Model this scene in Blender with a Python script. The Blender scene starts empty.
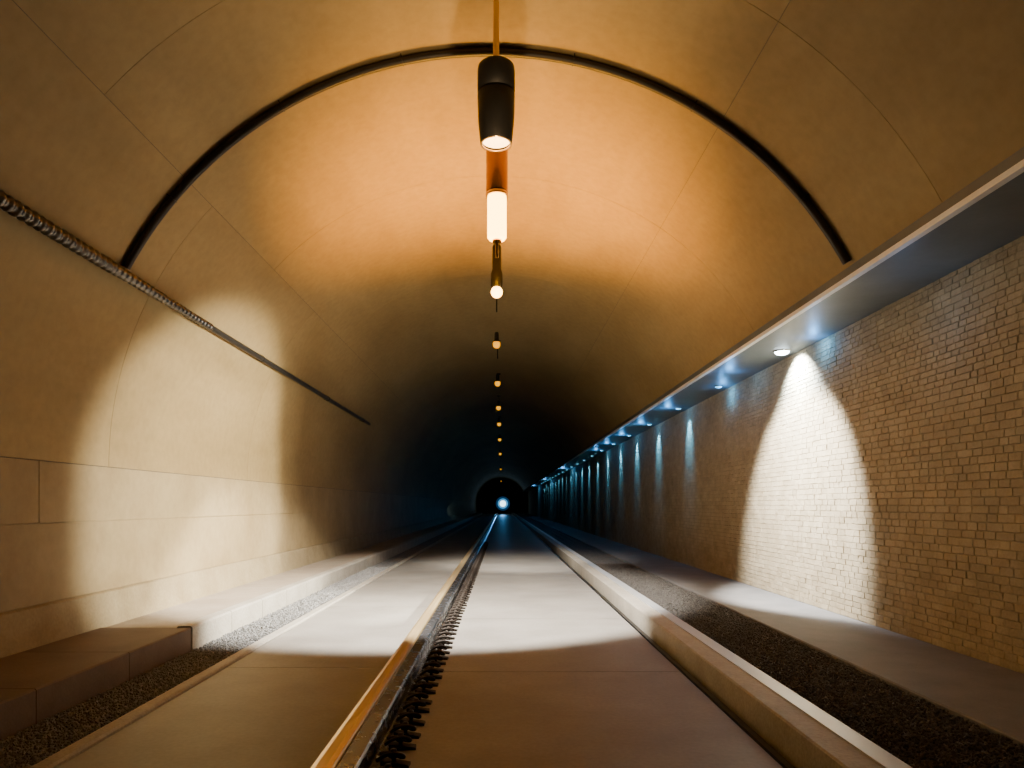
import bpy, math, random
import numpy as np
from mathutils import Vector
random.seed(7); np.random.seed(7)
C = bpy.context.scene.collection
H = 1.6; CX, CZ, R = -0.15, 2.04, 4.4
YEND = 240.0; YK = 128.0
PI = math.pi
# ------------------------------------------------------------ mesh helpers
class MB:
    def __init__(s): s.v=[]; s.f=[]; s.sm=[]; s.tone=[]
    def add(s, vs, fs, smooth=False, tone=0.5):
        b=len(s.v); s.v.extend([tuple(p) for p in vs])
        for f in fs:
            s.f.append([b+i for i in f]); s.sm.append(smooth); s.tone.append(tone)
    def box(s, x0,x1,y0,y1,z0,z1, c=0.0, tone=0.5):
        if c<=0:
            vs=[(x,y,z) for x in (x0,x1) for y in (y0,y1) for z in (z0,z1)]
            s.add(vs,[(0,1,3,2),(4,6,7,5),(0,4,5,1),(2,3,7,6),(0,2,6,4),(1,5,7,3)],tone=tone)
        else:
            pr=[(x0,z0),(x1,z0),(x1,z1-c),(x1-c,z1),(x0+c,z1),(x0,z1-c)]
            s.prism(pr,y0,y1,tone=tone)
    def prism(s, pr, y0, y1, tone=0.5):
        n=len(pr)
        vs=[(x,y0,z) for x,z in pr]+[(x,y1,z) for x,z in pr]
        fs=[(i,(i+1)%n,n+(i+1)%n,n+i) for i in range(n)]+[tuple(range(n)),tuple(range(2*n-1,n-1,-1))]
        s.add(vs,fs,tone=tone)
    def tube(s, pts, r, n=12, cap=True):
        pts=[Vector(p) for p in pts]; m=len(pts)
        rs = r if hasattr(r,'__len__') else [r]*m
        vs=[]
        up=Vector((0,0,1))
        t0=(pts[1]-pts[0]).normalized()
        if abs(t0.dot(up))>.9: up=Vector((1,0,0))
        nrm=(up-t0*up.dot(t0)).normalized()
        for i,p in enumerate(pts):
            a=pts[max(0,i-1)]; b=pts[min(m-1,i+1)]
            t=(b-a).normalized()
            nrm=(nrm-t*nrm.dot(t)).normalized(); bi=t.cross(nrm)
            for k in range(n):
                an=2*PI*k/n
                vs.append(p+(nrm*math.cos(an)+bi*math.sin(an))*rs[i])
        fs=[(i*n+k,i*n+(k+1)%n,(i+1)*n+(k+1)%n,(i+1)*n+k) for i in range(m-1) for k in range(n)]
        s.add(vs,fs,True)
        if cap:
            s.add([vs[k] for k in range(n)],[tuple(range(n))]); s.add([vs[(m-1)*n+k] for k in range(n)],[tuple(range(n))])
    def lathe(s, prof, c=(0,0,0), n=32, smooth=True):
        vs=[]
        for r,z in prof:
            for k in range(n):
                a=2*PI*k/n; vs.append((c[0]+r*math.cos(a),c[1]+r*math.sin(a),c[2]+z))
        m=len(prof)
        fs=[(i*n+k,i*n+(k+1)%n,(i+1)*n+(k+1)%n,(i+1)*n+k) for i in range(m-1) for k in range(n)]
        s.add(vs,fs,smooth)
    def build(s, name, mat, parent=None, tone=False):
        me=bpy.data.meshes.new(name); me.from_pydata(s.v,[],s.f)
        me.polygons.foreach_set('use_smooth',s.sm)
        if tone:
            at=me.attributes.new('tone','FLOAT','FACE'); at.data.foreach_set('value',s.tone)
        me.materials.append(mat); me.update()
        o=bpy.data.objects.new(name,me); C.objects.link(o)
        if parent: o.parent=parent
        return o
def tag(o,label,cat,group=None,kind=None):
    o['label']=label; o['category']=cat
    if group: o['group']=group
    if kind: o['kind']=kind
    return o
def struct(o,label=None):
    o['kind']='structure'
    if label: o['label']=label; 
    return o
def empty(name,loc,label,cat,group=None):
    o=bpy.data.objects.new(name,None); C.objects.link(o); o.location=loc; o.empty_display_size=.1
    return tag(o,label,cat,group)
def copy_tree(o,parent=None):
    c=o.copy(); C.objects.link(c)
    if parent: c.parent=parent
    for ch in list(o.children): copy_tree(ch,c)
    return c
# ------------------------------------------------------------ materials
def base_mat(name):
    m=bpy.data.materials.new(name); m.use_nodes=True
    nt=m.node_tree; return m,nt,nt.nodes['Principled BSDF']
def rocky(name,c1,c2,scale=3,rough=.7,bump=.2,fine=60,stretch=(1,1,1),tone=0.0,spec=.4,finemix=.4,bdist=.02):
    m,nt,b=base_mat(name); N=nt.nodes.new; L=nt.links.new
    tc=N('ShaderNodeTexCoord'); mp=N('ShaderNodeMapping'); mp.inputs['Scale'].default_value=stretch
    L(tc.outputs['Object'],mp.inputs['Vector'])
    n1=N('ShaderNodeTexNoise'); n1.inputs['Scale'].default_value=scale; n1.inputs['Detail'].default_value=8; n1.inputs['Roughness'].default_value=.62
    n2=N('ShaderNodeTexNoise'); n2.inputs['Scale'].default_value=fine; n2.inputs['Detail'].default_value=5
    L(mp.outputs['Vector'],n1.inputs['Vector']); L(tc.outputs['Object'],n2.inputs['Vector'])
    cr=N('ShaderNodeValToRGB'); cr.color_ramp.elements[0].position=.3; cr.color_ramp.elements[1].position=.7
    cr.color_ramp.elements[0].color=(*c1,1); cr.color_ramp.elements[1].color=(*c2,1)
    L(n1.outputs['Fac'],cr.inputs['Fac']); col=cr.outputs['Color']
    mx=N('ShaderNodeMix'); mx.data_type='RGBA'; mx.blend_type='MULTIPLY'; mx.inputs['Factor'].default_value=finemix
    r2=N('ShaderNodeMapRange'); r2.inputs['From Min'].default_value=.3; r2.inputs['From Max'].default_value=.65; r2.inputs['To Min'].default_value=.55; r2.inputs['To Max'].default_value=1.1
    L(n2.outputs['Fac'],r2.inputs['Value']); L(col,mx.inputs['A']); L(r2.outputs['Result'],mx.inputs['B']); col=mx.outputs['Result']
    if tone>0:
        at=N('ShaderNodeAttribute'); at.attribute_name='tone'
        mr=N('ShaderNodeMapRange'); mr.inputs['To Min'].default_value=1-tone; mr.inputs['To Max'].default_value=1+tone
        L(at.outputs['Fac'],mr.inputs['Value'])
        m2=N('ShaderNodeMix'); m2.data_type='RGBA'; m2.blend_type='MULTIPLY'; m2.inputs['Factor'].default_value=1
        L(col,m2.inputs['A']); L(mr.outputs['Result'],m2.inputs['B']); col=m2.outputs['Result']
    L(col,b.inputs['Base Color']); b.inputs['Roughness'].default_value=rough
    b.inputs['Specular IOR Level'].default_value=spec
    sc=N('ShaderNodeMath'); sc.operation='MULTIPLY'; sc.inputs[1].default_value=finemix*1.5; L(n2.outputs['Fac'],sc.inputs[0])
    ad=N('ShaderNodeMath'); ad.operation='ADD'; L(n1.outputs['Fac'],ad.inputs[0]); L(sc.outputs[0],ad.inputs[1])
    bp=N('ShaderNodeBump'); bp.inputs['Strength'].default_value=bump; bp.inputs['Distance'].default_value=bdist
    L(ad.outputs[0],bp.inputs['Height']); L(bp.outputs['Normal'],b.inputs['Normal'])
    return m
def metal(name,c,rough=.4,met=1.0):
    m,nt,b=base_mat(name); N=nt.nodes.new; L=nt.links.new
    n=N('ShaderNodeTexNoise'); n.inputs['Scale'].default_value=12; n.inputs['Detail'].default_value=4
    tc=N('ShaderNodeTexCoord'); L(tc.outputs['Object'],n.inputs['Vector'])
    mr=N('ShaderNodeMapRange'); mr.inputs['To Min'].default_value=max(.05,rough-.06); mr.inputs['To Max'].default_value=rough+.08
    L(n.outputs['Fac'],mr.inputs['Value']); L(mr.outputs['Result'],b.inputs['Roughness'])
    b.inputs['Base Color'].default_value=(*c,1); b.inputs['Metallic'].default_value=met
    return m
def glow(name,c,s):
    m,nt,b=base_mat(name)
    b.inputs['Base Color'].default_value=(*c,1)
    b.inputs['Emission Color'].default_value=(*c,1); b.inputs['Emission Strength'].default_value=s
    return m
M_vault=rocky('vault_concrete',(.22,.152,.062),(.33,.238,.108),scale=.7,rough=.6,bump=.08,fine=9,stretch=(1,.3,1),tone=.035,finemix=.22,bdist=.03,spec=.2)
M_joint=rocky('joint_dark',(.09,.075,.055),(.12,.10,.08),rough=.9)
M_floorbase=rocky('floor_base',(.03,.027,.024),(.05,.045,.04),rough=.95)
M_wall=rocky('wall_concrete',(.24,.172,.082),(.345,.262,.138),scale=.9,rough=.6,bump=.1,fine=10,tone=.04,finemix=.2,spec=.2)
M_plinth=rocky('plinth_concrete',(.24,.18,.095),(.33,.26,.15),scale=2,rough=.7,bump=.2,fine=30,finemix=.25,spec=.2)
M_slab=rocky('slab_concrete',(.21,.19,.162),(.305,.282,.245),scale=1.0,rough=.5,bump=.12,fine=30,finemix=.25,bdist=.01)
M_kerb=rocky('kerb_concrete',(.33,.295,.235),(.44,.40,.33),scale=3,rough=.6,bump=.3,fine=40)
M_walk=rocky('walkway_concrete',(.29,.235,.17),(.38,.32,.24),scale=2,rough=.7,bump=.25,fine=50,finemix=.25)
M_walk_shade=rocky('shaded_walkway',(.115,.07,.045),(.16,.105,.07),scale=2,rough=.65,bump=.25,fine=50,finemix=.25)  # walkway colour darkened and browned to paint the dim warm shade
M_walkr=rocky('walkway_grey',(.14,.132,.125),(.20,.187,.175),scale=2,rough=.7,bump=.25,fine=50,finemix=.25)
M_brick=rocky('stone_brick',(.28,.222,.135),(.39,.32,.21),scale=3,rough=.8,bump=.5,fine=30,tone=.09,finemix=.35,bdist=.02,spec=.2)
M_mortar=rocky('mortar',(.28,.23,.15),(.36,.30,.20),scale=8,rough=.95,bump=.5)
M_gravel=rocky('gravel',(.04,.036,.032),(.14,.128,.115),scale=22,rough=.85,bump=.5,fine=90)
M_gravel2=rocky('gravel_grey',(.12,.12,.115),(.36,.35,.33),scale=22,rough=.85,bump=.5,fine=90)
M_ledge=rocky('ledge_concrete',(.085,.10,.112),(.125,.145,.158),scale=1.5,rough=.5,bump=.06,fine=20,finemix=.1)
M_highlight=rocky('highlight',(.62,.64,.66),(.74,.76,.78),scale=3,rough=.4,bump=.05,fine=30,finemix=.1)  # pale colour stands in for bounced light on the ledge lip
M_black=metal('black_metal',(.015,.014,.013),.45,.7)
M_pipe=metal('dark_pipe',(.03,.025,.02),.45,.5)
M_galv=metal('corrugated_metal',(.11,.10,.09),.35)
M_brass=metal('brass',(.75,.48,.18),.3)
M_amberm=metal('amber_metal',(.34,.17,.04),.22)
M_steel=metal('rail_steel',(.60,.60,.62),.25)
M_plate=metal('kerb_plate',(.60,.60,.58),.42,.5)
M_dsteel=metal('dark_rail_steel',(.05,.05,.055),.35)
M_rust=metal('clip_iron',(.03,.022,.016),.6,.6)
M_yel=metal('ochre_metal',(.88,.66,.34),.36,.8)
G_tube=glow('amber_diffuser',(1,.52,.10),16)
G_disc=glow('amber_disc',(1,.55,.2),10)
G_globe=glow('amber_globe',(1,.55,.10),14)
G_small=glow('amber_small',(1,.42,.0),1.3)
G_far=glow('amber_far',(1,.42,.0),.7)
G_white=glow('cool_white_lens',(.75,.9,1),40)
G_teal=glow('teal_lens',(.2,.7,1),1.6)
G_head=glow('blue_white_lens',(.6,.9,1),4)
G_halo=glow('blue_halo',(.10,.50,1),.8)  # emissive colour painting the inner glow around the far lamp
G_halo_outer=glow('deep_blue_halo',(.03,.22,.6),.14)  # fainter emissive colour for the outer part of that painted glow
# ------------------------------------------------------------ vault (ceiling)
v=MB()
def vault_panel(a0,a1,y0,y1,tone):
    g=.005
    y0+=g/2; y1-=g/2; da=math.degrees(g/2/R); a0,a1=a0+da,a1-da
    n=max(2,int((a1-a0)/1.5)); vs=[]
    for i in range(n+1):
        a=math.radians(a0+(a1-a0)*i/n)
        for y in (y0,y1): vs.append((CX+R*math.cos(a),y,CZ+R*math.sin(a)))
    v.add(vs,[(2*i,2*i+1,2*i+3,2*i+2) for i in range(n)],True,tone)
    for y in (y0,y1):
        ks=[]
        for i in range(n+1):
            a=math.radians(a0+(a1-a0)*i/n)
            for r in (R,R+.012): ks.append((CX+r*math.cos(a),y,CZ+r*math.sin(a)))
        v.add(ks,[(2*i,2*i+1,2*i+3,2*i+2) for i in range(n)],False,tone)
    for a in (a0,a1):
        a=math.radians(a)
        v.add([(CX+r*math.cos(a),y,CZ+r*math.sin(a)) for r,y in ((R,y0),(R+.012,y0),(R+.012,y1),(R,y1))],[(0,1,2,3)],False,tone)
A_END=28.5
for (a0,a1,off) in ((136.7,180,-5.1),(55.7,136.7,-7.3),(A_END,55.7,-7.3)):
    y=off
    while y<YEND:
        vault_panel(a0,a1,y,min(y+4.4,YEND),random.random()); y+=4.4
struct(v.build('ceiling',M_vault,tone=True),'barrel vault of pale concrete panels')
v=MB(); n=90; vs=[]
for i in range(n+1):
    a=math.radians(A_END-2+(184-A_END)*i/n)
    for y in (-7.4,YEND+.3): vs.append((CX+(R+.012)*math.cos(a),y,CZ+(R+.012)*math.sin(a)))
v.add(vs,[(2*i,2*i+1,2*i+3,2*i+2) for i in range(n)],True)
struct(v.build('ceiling_backing',M_joint))
# ------------------------------------------------------------ left wall
v=MB(); WX=-4.55
def wpanel(y0,y1,z0,z1,x=WX,t=.5):
    g=.003; c=.003
    y0+=g;y1-=g;z0+=g;z1-=g
    f=[(x,y0+c,z0+c),(x,y1-c,z0+c),(x,y1-c,z1-c),(x,y0+c,z1-c)]
    k=[(x-.03,y0,z0),(x-.03,y1,z0),(x-.03,y1,z1),(x-.03,y0,z1)]
    v.add(f+k,[(0,1,2,3),(0,1,5,4),(1,2,6,5),(2,3,7,6),(3,0,4,7)],tone=t)
for (z0,z1,ys) in ((1.42,2.04,[-9,-1.1,2.9,6.88,YEND]),(.62,1.42,[-9,2.0,YEND])):
    for a,b in zip(ys[:-1],ys[1:]): wpanel(a,b,z0,z1,t=.4+.2*random.random())
v.box(WX-.2,WX-.015,-8,YEND,-.2,2.1)
struct(v.build('wall_left',M_wall,tone=True))
v=MB(); v.prism([(WX-.02,.2),(WX+.09,.2),(WX+.03,.60),(WX+.005,.62),(WX-.02,.62)],-8,YEND)
struct(v.build('baseboard_left',M_plinth))
# ------------------------------------------------------------ right brick wall
v=MB(); BX=4.64
v.box(BX+.004,BX+.25,-8,YEND,-.2,4.15)
struct(v.build('wall_right_backing',M_mortar))
v=MB(); z=.1
while z<4.0-.02:
    rh=random.uniform(.072,.086) if z<2.85 else random.uniform(.062,.074)
    rh=min(rh,4.0-z)
    y=2.0+random.random()*.3
    while y<52:
        L=random.uniform(.12,.25) if z<2.85 else random.uniform(.10,.18)
        rough = .45
        if 1.2<z<2.85 and y<8.6: rough=.15
        if y>14.5: rough=.05
        elif y>8.6 and z<2.85: rough=.55
        g=.001+.0015*random.random(); p=.004+random.random()*.012*rough
        yy0,yy1,z0,z1=y+g/2,y+L-g/2,z+g/2,z+rh-g/2
        j=lambda a=.007*rough: random.uniform(-a,a)
        c=.004
        k=[(BX+.005,yy0,z0),(BX+.005,yy1,z0),(BX+.005,yy1,z1),(BX+.005,yy0,z1)]
        f=[(BX-p+j(),yy0+c+j(),z0+c+j()),(BX-p+j(),yy1-c+j(),z0+c+j()),(BX-p+j(),yy1-c+j(),z1-c+j()),(BX-p+j(),yy0+c+j(),z1-c+j())]
        v.add(f+k,[(0,1,2,3),(0,1,5,4),(1,2,6,5),(2,3,7,6),(3,0,4,7)],tone=random.random())
        y+=L
    z+=rh
v.box(BX-.005,BX+.02,52,YEND,.1,4.0)
struct(v.build('wall_right',M_brick,tone=True),'rough coursed brick wall under the ledge')
xl=CX+R*math.cos(math.radians(A_END)); zl=CZ+R*math.sin(math.radians(A_END))
v=MB(); v.prism([(xl-.02,4.02),(xl,4.0),(BX+.2,4.0),(BX+.2,zl+.25),(xl+.03,zl+.03),(xl-.02,zl)],-8,YEND)
struct(v.build('trim_1',M_ledge),'smooth concrete ledge along the top of the brick wall')
v=MB(); v.prism([(xl-.045,4.035),(xl-.045,3.985),(xl+.02,3.985),(xl+.02,3.999),(xl-.021,4.019),(xl-.021,4.035)],-8,YEND)  # thin strip added to draw the lit line on the lip
struct(v.build('trim_2',M_highlight),'pale nosing put in for the light along the lower edge of the ledge')
v=MB(); v.box(-5,5,YEND,YEND+.2,-.3,6.7)
struct(v.build('wall_back',M_floorbase))
v=MB(); v.box(-4.7,4.85,-8,YEND,-.30,-.15)
struct(v.build('floor',M_floorbase))
# ------------------------------------------------------------ slabs
def slab_run(name,x0,x1,joints,label,mat=M_slab,z1=0.0,z0=-.15):
    v=MB()
    for a,b in zip(joints[:-1],joints[1:]): v.box(x0,x1,a+.005,b-.005,z0,z1,c=.008)
    return tag(v.build(name,mat),label,'track slab')
slab_run('concrete_slab',-.74,1.72,[-6,-2.7,.5,3.6,6.72]+[6.72+3.12*i for i in range(1,74)],'wide smooth concrete slab between the clipped rail and the right kerb')
slab_run('concrete_slab',-2.72,-1.12,[-6,-2,2,6.9,11]+[11+4.1*i for i in range(1,55)],'narrower concrete slab between the golden guard strip and the left gravel strip')
v=MB(); v.box(-2.85,-2.725,-6,YEND,-.15,.025,c=.015)
tag(v.build('concrete_edging',M_kerb),'thin pale edging strip along the left gravel','edging')
v=MB()
for a,b in zip([7.8+4*i for i in range(0,60)],[7.8+4*i for i in range(1,61)]):
    if a<YEND: v.box(WX-.02,-3.635,a+.004,min(b,YEND)-.004,-.15,.225,c=.006)
tag(v.build('walkway_slab',M_walk),'pale raised concrete walkway running back along the foot of the left wall','walkway')
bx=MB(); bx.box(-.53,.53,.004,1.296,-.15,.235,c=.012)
b0_=bx.build('bench_block',M_walk_shade); tag(b0_,'bench block at near left, coloured reddish-brown to paint the shadow on it','bench block','brown bench blocks at near left')
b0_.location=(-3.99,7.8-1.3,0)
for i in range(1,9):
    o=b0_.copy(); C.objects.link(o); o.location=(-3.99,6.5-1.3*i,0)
kv=MB(); kv.box(-.09,.09,.005,1.135,-.15,.25,c=.02)
k0=kv.build('kerbstone',M_kerb); tag(k0,'pale concrete kerbstone in the row edging the left walkway','kerbstone','kerbstones of the left walkway')
k0.location=(-3.54,7.8,0)
y=7.8+1.14
while y<YK:
    o=k0.copy(); C.objects.link(o); o.location=(-3.54,y,0); y+=1.14
kb=empty('concrete_kerb',(2.02,0,0),'long pale raised kerb with a steel edge strip right of the wide centre slab','kerb')
v=MB(); v.box(-.17,.16,-6,YEND,-.15,.19,c=.012); v.build('kerb_body',M_kerb,kb)
v=MB(); v.prism([(.03,.190),(.165,.190),(.165,.155),(.172,.155),(.172,.197),(.168,.2),(.03,.2)],-6,YEND); v.build('steel_edge',M_plate,kb)
v=MB(); v.box(3.31,BX+.0,-6,YEND,-.15,.1,c=.012)
tag(v.build('walkway_slab',M_walkr),'grey concrete walkway at the foot of the brick wall','walkway')
def rail_profile(xc,z0,h,w,f=.9):
    fw=w*f; hw=w*.5; wb=w*.14
    return [(xc-fw,z0),(xc+fw,z0),(xc+fw,z0+.12*h),(xc+wb,z0+.24*h),(xc+wb,z0+.68*h),(xc+hw,z0+.76*h),(xc+hw,z0+.95*h),(xc+hw*.8,z0+h),(xc-hw*.8,z0+h),(xc-hw,z0+.95*h),(xc-hw,z0+.76*h),(xc-wb,z0+.68*h),(xc-wb,z0+.24*h),(xc-fw,z0+.12*h)]
v=MB(); v.prism(rail_profile(1.785,-.15,.13,.06),-6,YEND)
tag(v.build('steel_rail',M_dsteel),'dark steel rail sunk in the groove beside the right kerb','rail')
v=MB(); v.prism([(-1.09,-.15),(-.945,-.15),(-.945,.120),(-.955,.13),(-.985,.142),(-1.04,.142),(-1.075,.125),(-1.09,.10)],-6,YEND)
tag(v.build('guard_strip',M_yel),'long golden metal guard strip lying along the left side of the shiny rail','guard strip')
rail=empty('steel_rail',(-.86,0,0),'shiny steel rail with a row of black clips beside the golden guard strip','rail')
v=MB(); v.prism(rail_profile(0,-.15,.305,.12,.62),-6,YEND); v.build('rail_bar',M_steel,rail)
cv=MB()
cv.prism([(.125,.0),(.30,.0),(.30,.016),(.24,.026),(.135,.04),(.125,.04)],-.035,.035)
pts=[(.10,-.022,.035),(.15,-.026,.07),(.21,-.022,.082),(.255,-.010,.07),(.262,.009,.05),(.23,.022,.048),(.17,.022,.07),(.11,.019,.062)]
def smoothpts(p,k=4):
    out=[]
    for i in range(len(p)-1):
        a=Vector(p[max(0,i-1)]);b=Vector(p[i]);c=Vector(p[i+1]);d=Vector(p[min(len(p)-1,i+2)])
        for t in [q/k for q in range(k)]:
            out.append(.5*((2*b)+(c-a)*t+(2*a-5*b+4*c-d)*t*t+(3*b-3*c+d-a)*t**3))
    out.append(Vector(p[-1])); return out
cv.tube(smoothpts(pts),.012,8)
clip0=cv.build('clip',M_rust,rail); 
bv=MB(); bv.lathe([(0,.105),(.014,.105),(.02,.098),(.02,.08),(.03,.078),(.034,.07),(.034,.055),(.014,.055),(.014,.02)],(.20,0,0),10)
b0=bv.build('bolt',M_rust,clip0)
y=3.5; clip0.location=(0,y,0)
for i in range(94):
    y+=.27
    c=clip0.copy(); C.objects.link(c); c.parent=rail; c.location=(random.uniform(-.008,.008),y,0); c.rotation_euler.z=random.uniform(-.1,.1)
    d=b0.copy(); C.objects.link(d); d.parent=c
# ------------------------------------------------------------ gravel
def gravel(name,x0,x1,zt,ya,yb,n,label,mat):
    v=MB()
    nx=10; ny=300
    v.box(x0,x1,-6,YEND,-.15,zt-.05)
    ys=np.concatenate([np.linspace(-6,ya,4)[:-1],np.linspace(ya,yb,ny),np.linspace(yb,YEND,30)[1:]])
    vs=[];  
    for yy in ys:
        for i in range(nx+1):
            x=x0+(x1-x0)*i/nx
            vs.append((x,yy,zt-.03+random.uniform(-.012,.012)))
    m=nx+1
    v.add(vs,[(j*m+i,j*m+i+1,(j+1)*m+i+1,(j+1)*m+i) for j in range(len(ys)-1) for i in range(nx)])
    oc=np.array([(1,0,0),(-1,0,0),(0,1,0),(0,-1,0),(0,0,1),(0,0,-1)],float)
    fc=[(0,2,4),(2,1,4),(1,3,4),(3,0,4),(2,0,5),(1,2,5),(3,1,5),(0,3,5)]
    for i in range(n):
        yy=ya+(yb-ya)*(random.random()**1.35)
        s=random.uniform(.009,.020)*(1+.05*(yy-ya)); mg=min(s*1.2,.05)
        x=random.uniform(x0+mg,x1-mg)
        A=np.random.normal(size=(3,3)); q,_=np.linalg.qr(A)
        p=(oc*np.random.uniform(.6,1.2,(6,1))*np.array([1,.8,.65]))@q*s+np.array([x,yy,zt-.02+random.random()*.016])
        v.add(p.tolist(),fc)
    return tag(v.build(name,mat),label,'gravel',kind='stuff')
gravel('gravel_strip',-3.445,-2.855,0.0,3.5,18,13000,'grey gravel strip between the left kerbstones and the slab edging',M_gravel2)
gravel('gravel_strip',2.2,3.305,0.09,3.5,18,22000,'wide gravel strip between the right kerb and the brick wall walkway',M_gravel)
# ------------------------------------------------------------ conduit on left wall
def vp(a,r,y): a=math.radians(a); return (CX+r*math.cos(a),y,CZ+r*math.sin(a))
aC=152.6
px,_,pz=vp(aC,R-.085,0)
con=empty('conduit',(px,0,pz),'long dark conduit running along the left haunch of the vault','conduit')
v=MB(); ys=np.arange(1.5,9.6,.0175)
v.tube([(0,y,0) for y in ys],[(.058 if y<7.2 else .058-.012*min(1,(y-7.2)/1.2))+.012*math.sin(2*PI*y/.10)*(1 if y<7.2 else .6) for y in ys],16); v.build('corrugated_sleeve',M_galv,con)
v=MB(); v.tube([(0,9.58,0),(0,21,0)],.042,14); v.build('smooth_pipe',M_pipe,con)
ux,uz=math.cos(math.radians(aC)),math.sin(math.radians(aC))
for y in (11.6,16.0,20.0):
    v=MB(); rr=.045
    v.tube([(ux*.085+uz*rr,y,uz*.085-ux*rr)]+[( rr*(math.cos(t)*uz - math.sin(t)*ux), y, rr*(-math.cos(t)*ux - math.sin(t)*uz)) for t in [PI*k/12 for k in range(13)]]+[(ux*.085-uz*rr,y,uz*.085+ux*rr)],.006,6)
    v.build('pipe_clamp',M_pipe,con)
ring=empty('arch_pipe',(CX,7.4,CZ),'dark curved pipe arching right across the vault','pipe')
v=MB(); v.tube([((R-.05)*math.cos(math.radians(a)),0,(R-.05)*math.sin(math.radians(a))) for a in np.arange(29.2,152,1.2)],.044,14); v.build('pipe',M_pipe,ring)
for a in (40,60,78,102,120,140):
    v=MB(); ca,sa=math.cos(math.radians(a)),math.sin(math.radians(a))
    pts=[]
    for k in range(11):
        t=PI*k/10; q=.047
        rr=R-.05-q*math.sin(t); pts.append((rr*ca,q*math.cos(t),rr*sa))
    pts=[((R)*ca,.047,(R)*sa)]+pts+[((R)*ca,-.047,(R)*sa)]
    v.tube(pts,.005,6); v.build('pipe_clamp',M_pipe,ring)
# ------------------------------------------------------------ pendant lamps
def crown(x): return CZ+math.sqrt(R*R-(x-CX)**2)
def pend(x,y,label,group=None):
    z=crown(x)
    e=empty('pendant_lamp',(x,y,z),label,'lamp',group)
    r=MB(); r.lathe([(0,0.01),(.09,.01),(.09,-.02),(.03,-.05),(.0,-.05)],n=20); r.build('ceiling_rose',M_black,e)
    return e,z
def rod(e,z,zb,r=.018,mat=M_brass):
    m=MB(); m.tube([(0,0,-.03),(0,0,zb-z)],r,10); m.build('rod',mat,e)
e,z=pend(-.05,6.0,'nearest pendant lamp, a large black canister on a brass rod')
rod(e,z,H+3.72,.026)
t=H+3.76-z; b=H+3.1-z
m=MB(); m.lathe([(0,t+.06),(.03,t+.06),(.03,t+.02),(.13,t+.01),(.155,t-.01),(.16,t-.05),(.16,t-.22),(.15,t-.225),(.15,t-.24),(.16,t-.245),(.155,b+.2),(.135,b),(.128,b-.01),(.123,b+.03),(.0,b+.03)],n=40); m.build('housing',M_black,e)
m=MB(); m.lathe([(0,b+.005),(.1,b+.008),(.122,b+.02)],n=40); m.build('lens',G_disc,e)
m=MB(); m.tube([(.125*math.cos(a),.125*math.sin(a),b-.004) for a in [2*PI*k/32 for k in range(33)]],.008,6); m.build('rim',M_brass,e)
e,z=pend(-.065,9.0,'second pendant lamp, an amber metal tube above a long bright diffuser')
rod(e,z,H+4.62,.018)
t=H+4.66-z; b=H+3.97-z; g=H+3.4-z
m=MB(); m.lathe([(0,t+.03),(.05,t+.03),(.13,t),(.14,t-.03),(.14,b+.06),(.13,b+.03),(.0,b+.03)],n=32); m.build('housing',M_amberm,e)
m=MB(); m.lathe([(0,b+.04),(.138,b+.04),(.144,b+.03),(.144,b),(.135,b-.005),(.0,b-.005)],n=32); m.build('collar',M_brass,e)
m=MB(); m.lathe([(0,b-.001),(.118,b-.002),(.122,b-.03),(.122,g+.04),(.10,g+.01),(0,g)],n=32); m.build('diffuser',G_tube,e)
m=MB(); m.lathe([(0,g+.02),(.06,g+.01),(.06,g-.02),(.025,g-.05),(.02,g-.22),(0,g-.23)],n=20); m.build('finial',M_amberm,e)
e,z=pend(-.09,12.0,'third pendant lamp, a small bright globe under a dark fitting')
rod(e,z,H+4.4,.018,M_black)
t=H+4.46-z; b=H+3.75-z
m=MB(); m.lathe([(0,t),(.06,t),(.075,t-.04),(.075,t-.42),(.10,t-.5),(.10,b),(.08,b-.02),(0,b-.02)],n=24); m.build('housing',M_black,e)
m=MB(); m.lathe([(.10*math.sin(PI*k/14),b-.10+.10*math.cos(PI*k/14)) for k in range(15)],n=24); m.build('globe',G_globe,e)
e,z=pend(-.12,15.6,'small amber pendant lamp in the receding row down the vault','row of small amber pendant lamps')
rod(e,z,H+4.3,.014,M_black)
b=H+3.60-z; t=H+3.85-z
m=MB(); m.lathe([(0,t),(.04,t),(.05,t-.04),(.055,b+.08),(.085,b+.05),(.085,b+.03),(0,b+.03)],n=20); m.build('housing',M_black,e)
m=MB(); m.lathe([(.0,b+.03),(.075,b+.03),(.085,b),(.08,b-.06),(.05,b-.10),(0,b-.11)],n=20); m.build('diffuser',G_small,e)
for y in (20.6,25.8,31,38.3,49,70,105):
    c=copy_tree(e); c.location=(-.13,y,z)
    if y>60:
        for ch in c.children:
            if ch.name.startswith('diffuser'):
                ch.material_slots[0].link='OBJECT'; ch.material_slots[0].material=G_far
e['label']='fourth pendant lamp, small amber, just beyond the bright globe'
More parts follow.
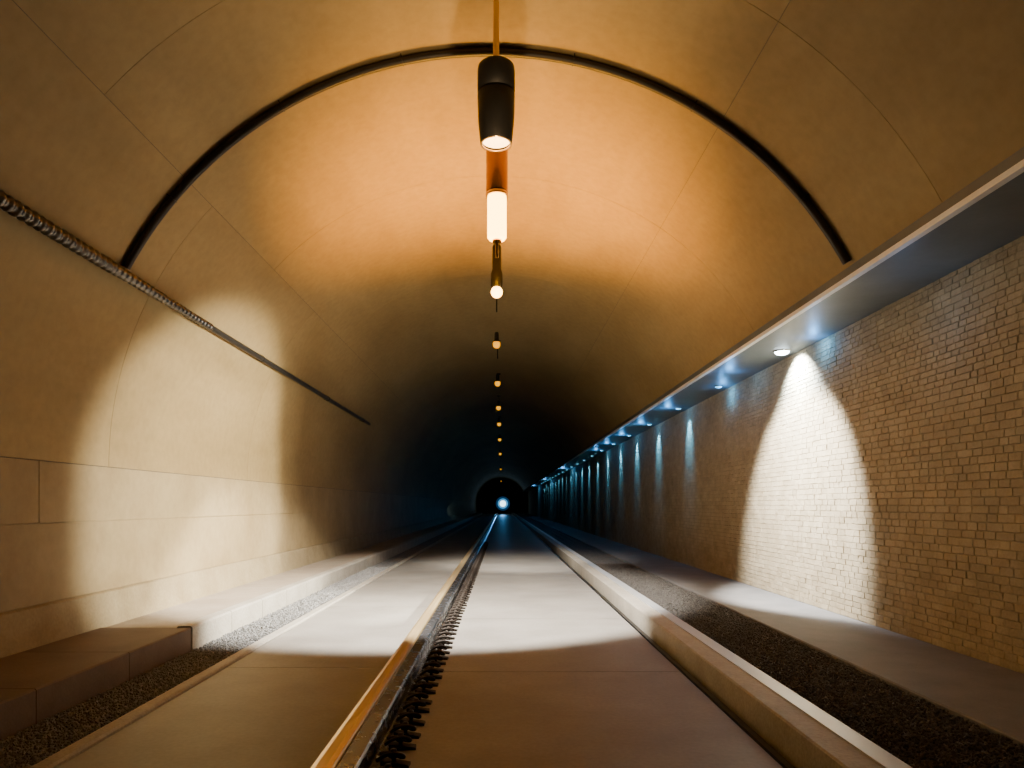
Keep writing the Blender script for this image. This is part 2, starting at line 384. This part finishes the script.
# ------------------------------------------------------------ wall washers below ledge
def washer(y,mat,label,group=None,r=.098):
    e=empty('wall_spotlight',(4.36,y,4.0),label,'spotlight',group)
    m=MB(); m.lathe([(r*.6,.01),(r*1.3,.01),(r*1.3,-.004),(r*1.2,-.010),(r*1.02,-.010),(r*1.02,-.018),(r*.6,-.018)],n=28); m.build('flange',M_galv,e)
    m=MB(); m.lathe([(r*math.sin(PI*.5*k/8),-.010-.05*r/.098*math.cos(PI*.5*k/8)) for k in range(9)],n=24); m.build('lens',mat,e)
    return e
washer(10.9,G_white,'bright cool white spotlight under the ledge, throwing the big cone on the bricks',r=.11)
washer(14.1,G_teal,'small bluish spotlight just beyond the bright white one under the ledge',r=.07)
w=washer(17.3,G_teal,'small teal spotlight in the receding row under the ledge','teal spotlights under the ledge',r=.07)
def spot(name,loc,tgt,power,col,ang,blend=.1,rad=.03):
    l=bpy.data.lights.new(name,'SPOT'); l.energy=power; l.color=col; l.spot_size=math.radians(ang); l.spot_blend=blend; l.shadow_soft_size=rad
    o=bpy.data.objects.new(name,l); C.objects.link(o); o.location=loc
    o.rotation_euler=(Vector(tgt)-Vector(loc)).to_track_quat('-Z','Y').to_euler(); return o
def point(name,loc,power,col,rad=.1):
    l=bpy.data.lights.new(name,'POINT'); l.energy=power; l.color=col; l.shadow_soft_size=rad
    o=bpy.data.objects.new(name,l); C.objects.link(o); o.location=loc; return o
for i,y in enumerate([17.3]+[20.7+3.3*k for k in range(18)]):
    if i>0:
        c=copy_tree(w); c.location=(4.36,y,4.0)
    spot('teal_beam',(4.36,y,3.86),(4.72,y,3.2),(340- i*15) if i<8 else 110,(.10,.48,1),64,1.0,.06)
    if i<5: point('teal_spill',(4.1,y,3.84),13,(.09,.42,1),.05)
for y in (46,66,88): point('teal_spill',(4.0,y,3.7),40,(.09,.42,1),.1)
tx,tz=math.sin(math.radians(46)),-math.cos(math.radians(46))
spot('brick_beam',(4.28,10.9,3.87),(4.28+tx,10.9,3.87+tz),1500,(.72,.87,1),116,.6,.02)
spot('brick_pool',(2.3,10.5,3.3),(4.64,10.85,1.75),4700,(.96,.95,.92),78,.4,.06)
point('blue_spill',(4.45,10.0,3.86),11,(.09,.42,1),.04)
point('blue_spill',(4.1,12.6,3.84),11,(.09,.42,1),.04)
point('blue_spill',(4.45,14.1,3.82),11,(.09,.42,1),.04)
point('blue_spill',(4.1,7.2,3.5),3,(.12,.45,1),.1)
e=empty('signal_lamp',(.15,125,0),'blue white lamp shining at the far end of the tunnel','lamp')
m=MB(); m.tube([(0,0.05,0),(0,0.05,.9)],.07,10); m.build('post',M_black,e)
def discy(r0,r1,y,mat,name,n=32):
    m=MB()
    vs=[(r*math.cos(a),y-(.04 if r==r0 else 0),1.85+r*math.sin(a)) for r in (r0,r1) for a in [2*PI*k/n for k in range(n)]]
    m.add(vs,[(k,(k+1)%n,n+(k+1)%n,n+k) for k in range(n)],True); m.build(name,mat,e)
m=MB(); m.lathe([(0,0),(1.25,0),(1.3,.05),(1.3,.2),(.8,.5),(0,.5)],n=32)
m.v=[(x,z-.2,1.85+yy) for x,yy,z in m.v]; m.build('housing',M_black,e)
discy(.001,.55,-.30,G_head,'lens'); discy(.55,.9,-.26,G_halo,'halo_ring'); discy(.9,1.25,-.22,G_halo_outer,'outer_halo')  # both outer rings are the lamp's halo painted as graded emission
spot('far_beam',(.15,123.5,1.4),(-.3,95,0),2200,(.10,.45,1),9,.8,.3)
spot('left_far_wash',(-3.9,52,1.3),(-4.55,72,.85),3500,(.42,.72,1),9,.4,.1)
# ------------------------------------------------------------ working lights
spot('left_wall_beam',(3.5,10.2,2.4),(-4.55,10.85,1.5),6400,(1,.95,.80),50,.36,.07)
spot('left_wall_wash',(3.5,10.2,2.4),(-4.55,11.3,1.2),4600,(1,.95,.80),60,1.0,.07)
spot('floor_beam',(-.5,9.0,H+3.3),(-1.1,11.3,0),7600,(1,.95,.87),88,.3,.05)
spot('floor_far',(-.1,15.6,H+3.2),(.5,19.0,0),3000,(1,.93,.83),62,1.0,.05)
spot('vault_glow',(-.1,10.4,H+.1),(-.1,10.4,H+5),5200,(1,.43,.0),94,1.0,.12)
spot('vault_glow_wide',(.4,10.4,H+1.5),(.9,10.4,H+5),480,(1,.40,.0),140,1.0,.12)
spot('globe_glow',(-.09,11.25,H+3.55),(-.09,13.4,H+4.9),80,(1,.42,.0),120,1.0,.03)
spot('near_vault',(0.0,5.25,H+2.3),(-.2,5.5,7),300,(1,.68,.35),124,1.0,.03)
spot('near_bricks',(-1.5,5.0,4.6),(4.64,6.6,1.6),150,(1,.80,.50),66,.8,.2)
w=bpy.data.worlds.new('World'); bpy.context.scene.world=w; w.use_nodes=True
w.node_tree.nodes['Background'].inputs['Color'].default_value=(.02,.03,.06,1); w.node_tree.nodes['Background'].inputs['Strength'].default_value=.03
cam=bpy.data.cameras.new('camera'); co=bpy.data.objects.new('camera',cam); C.objects.link(co)
co.location=(0,0,H); co.rotation_euler=(PI/2,0,0); cam.sensor_width=36; cam.lens=700/1024*36
cam.shift_x=10/1024; cam.shift_y=121/1024; cam.clip_end=500
bpy.context.scene.camera=co
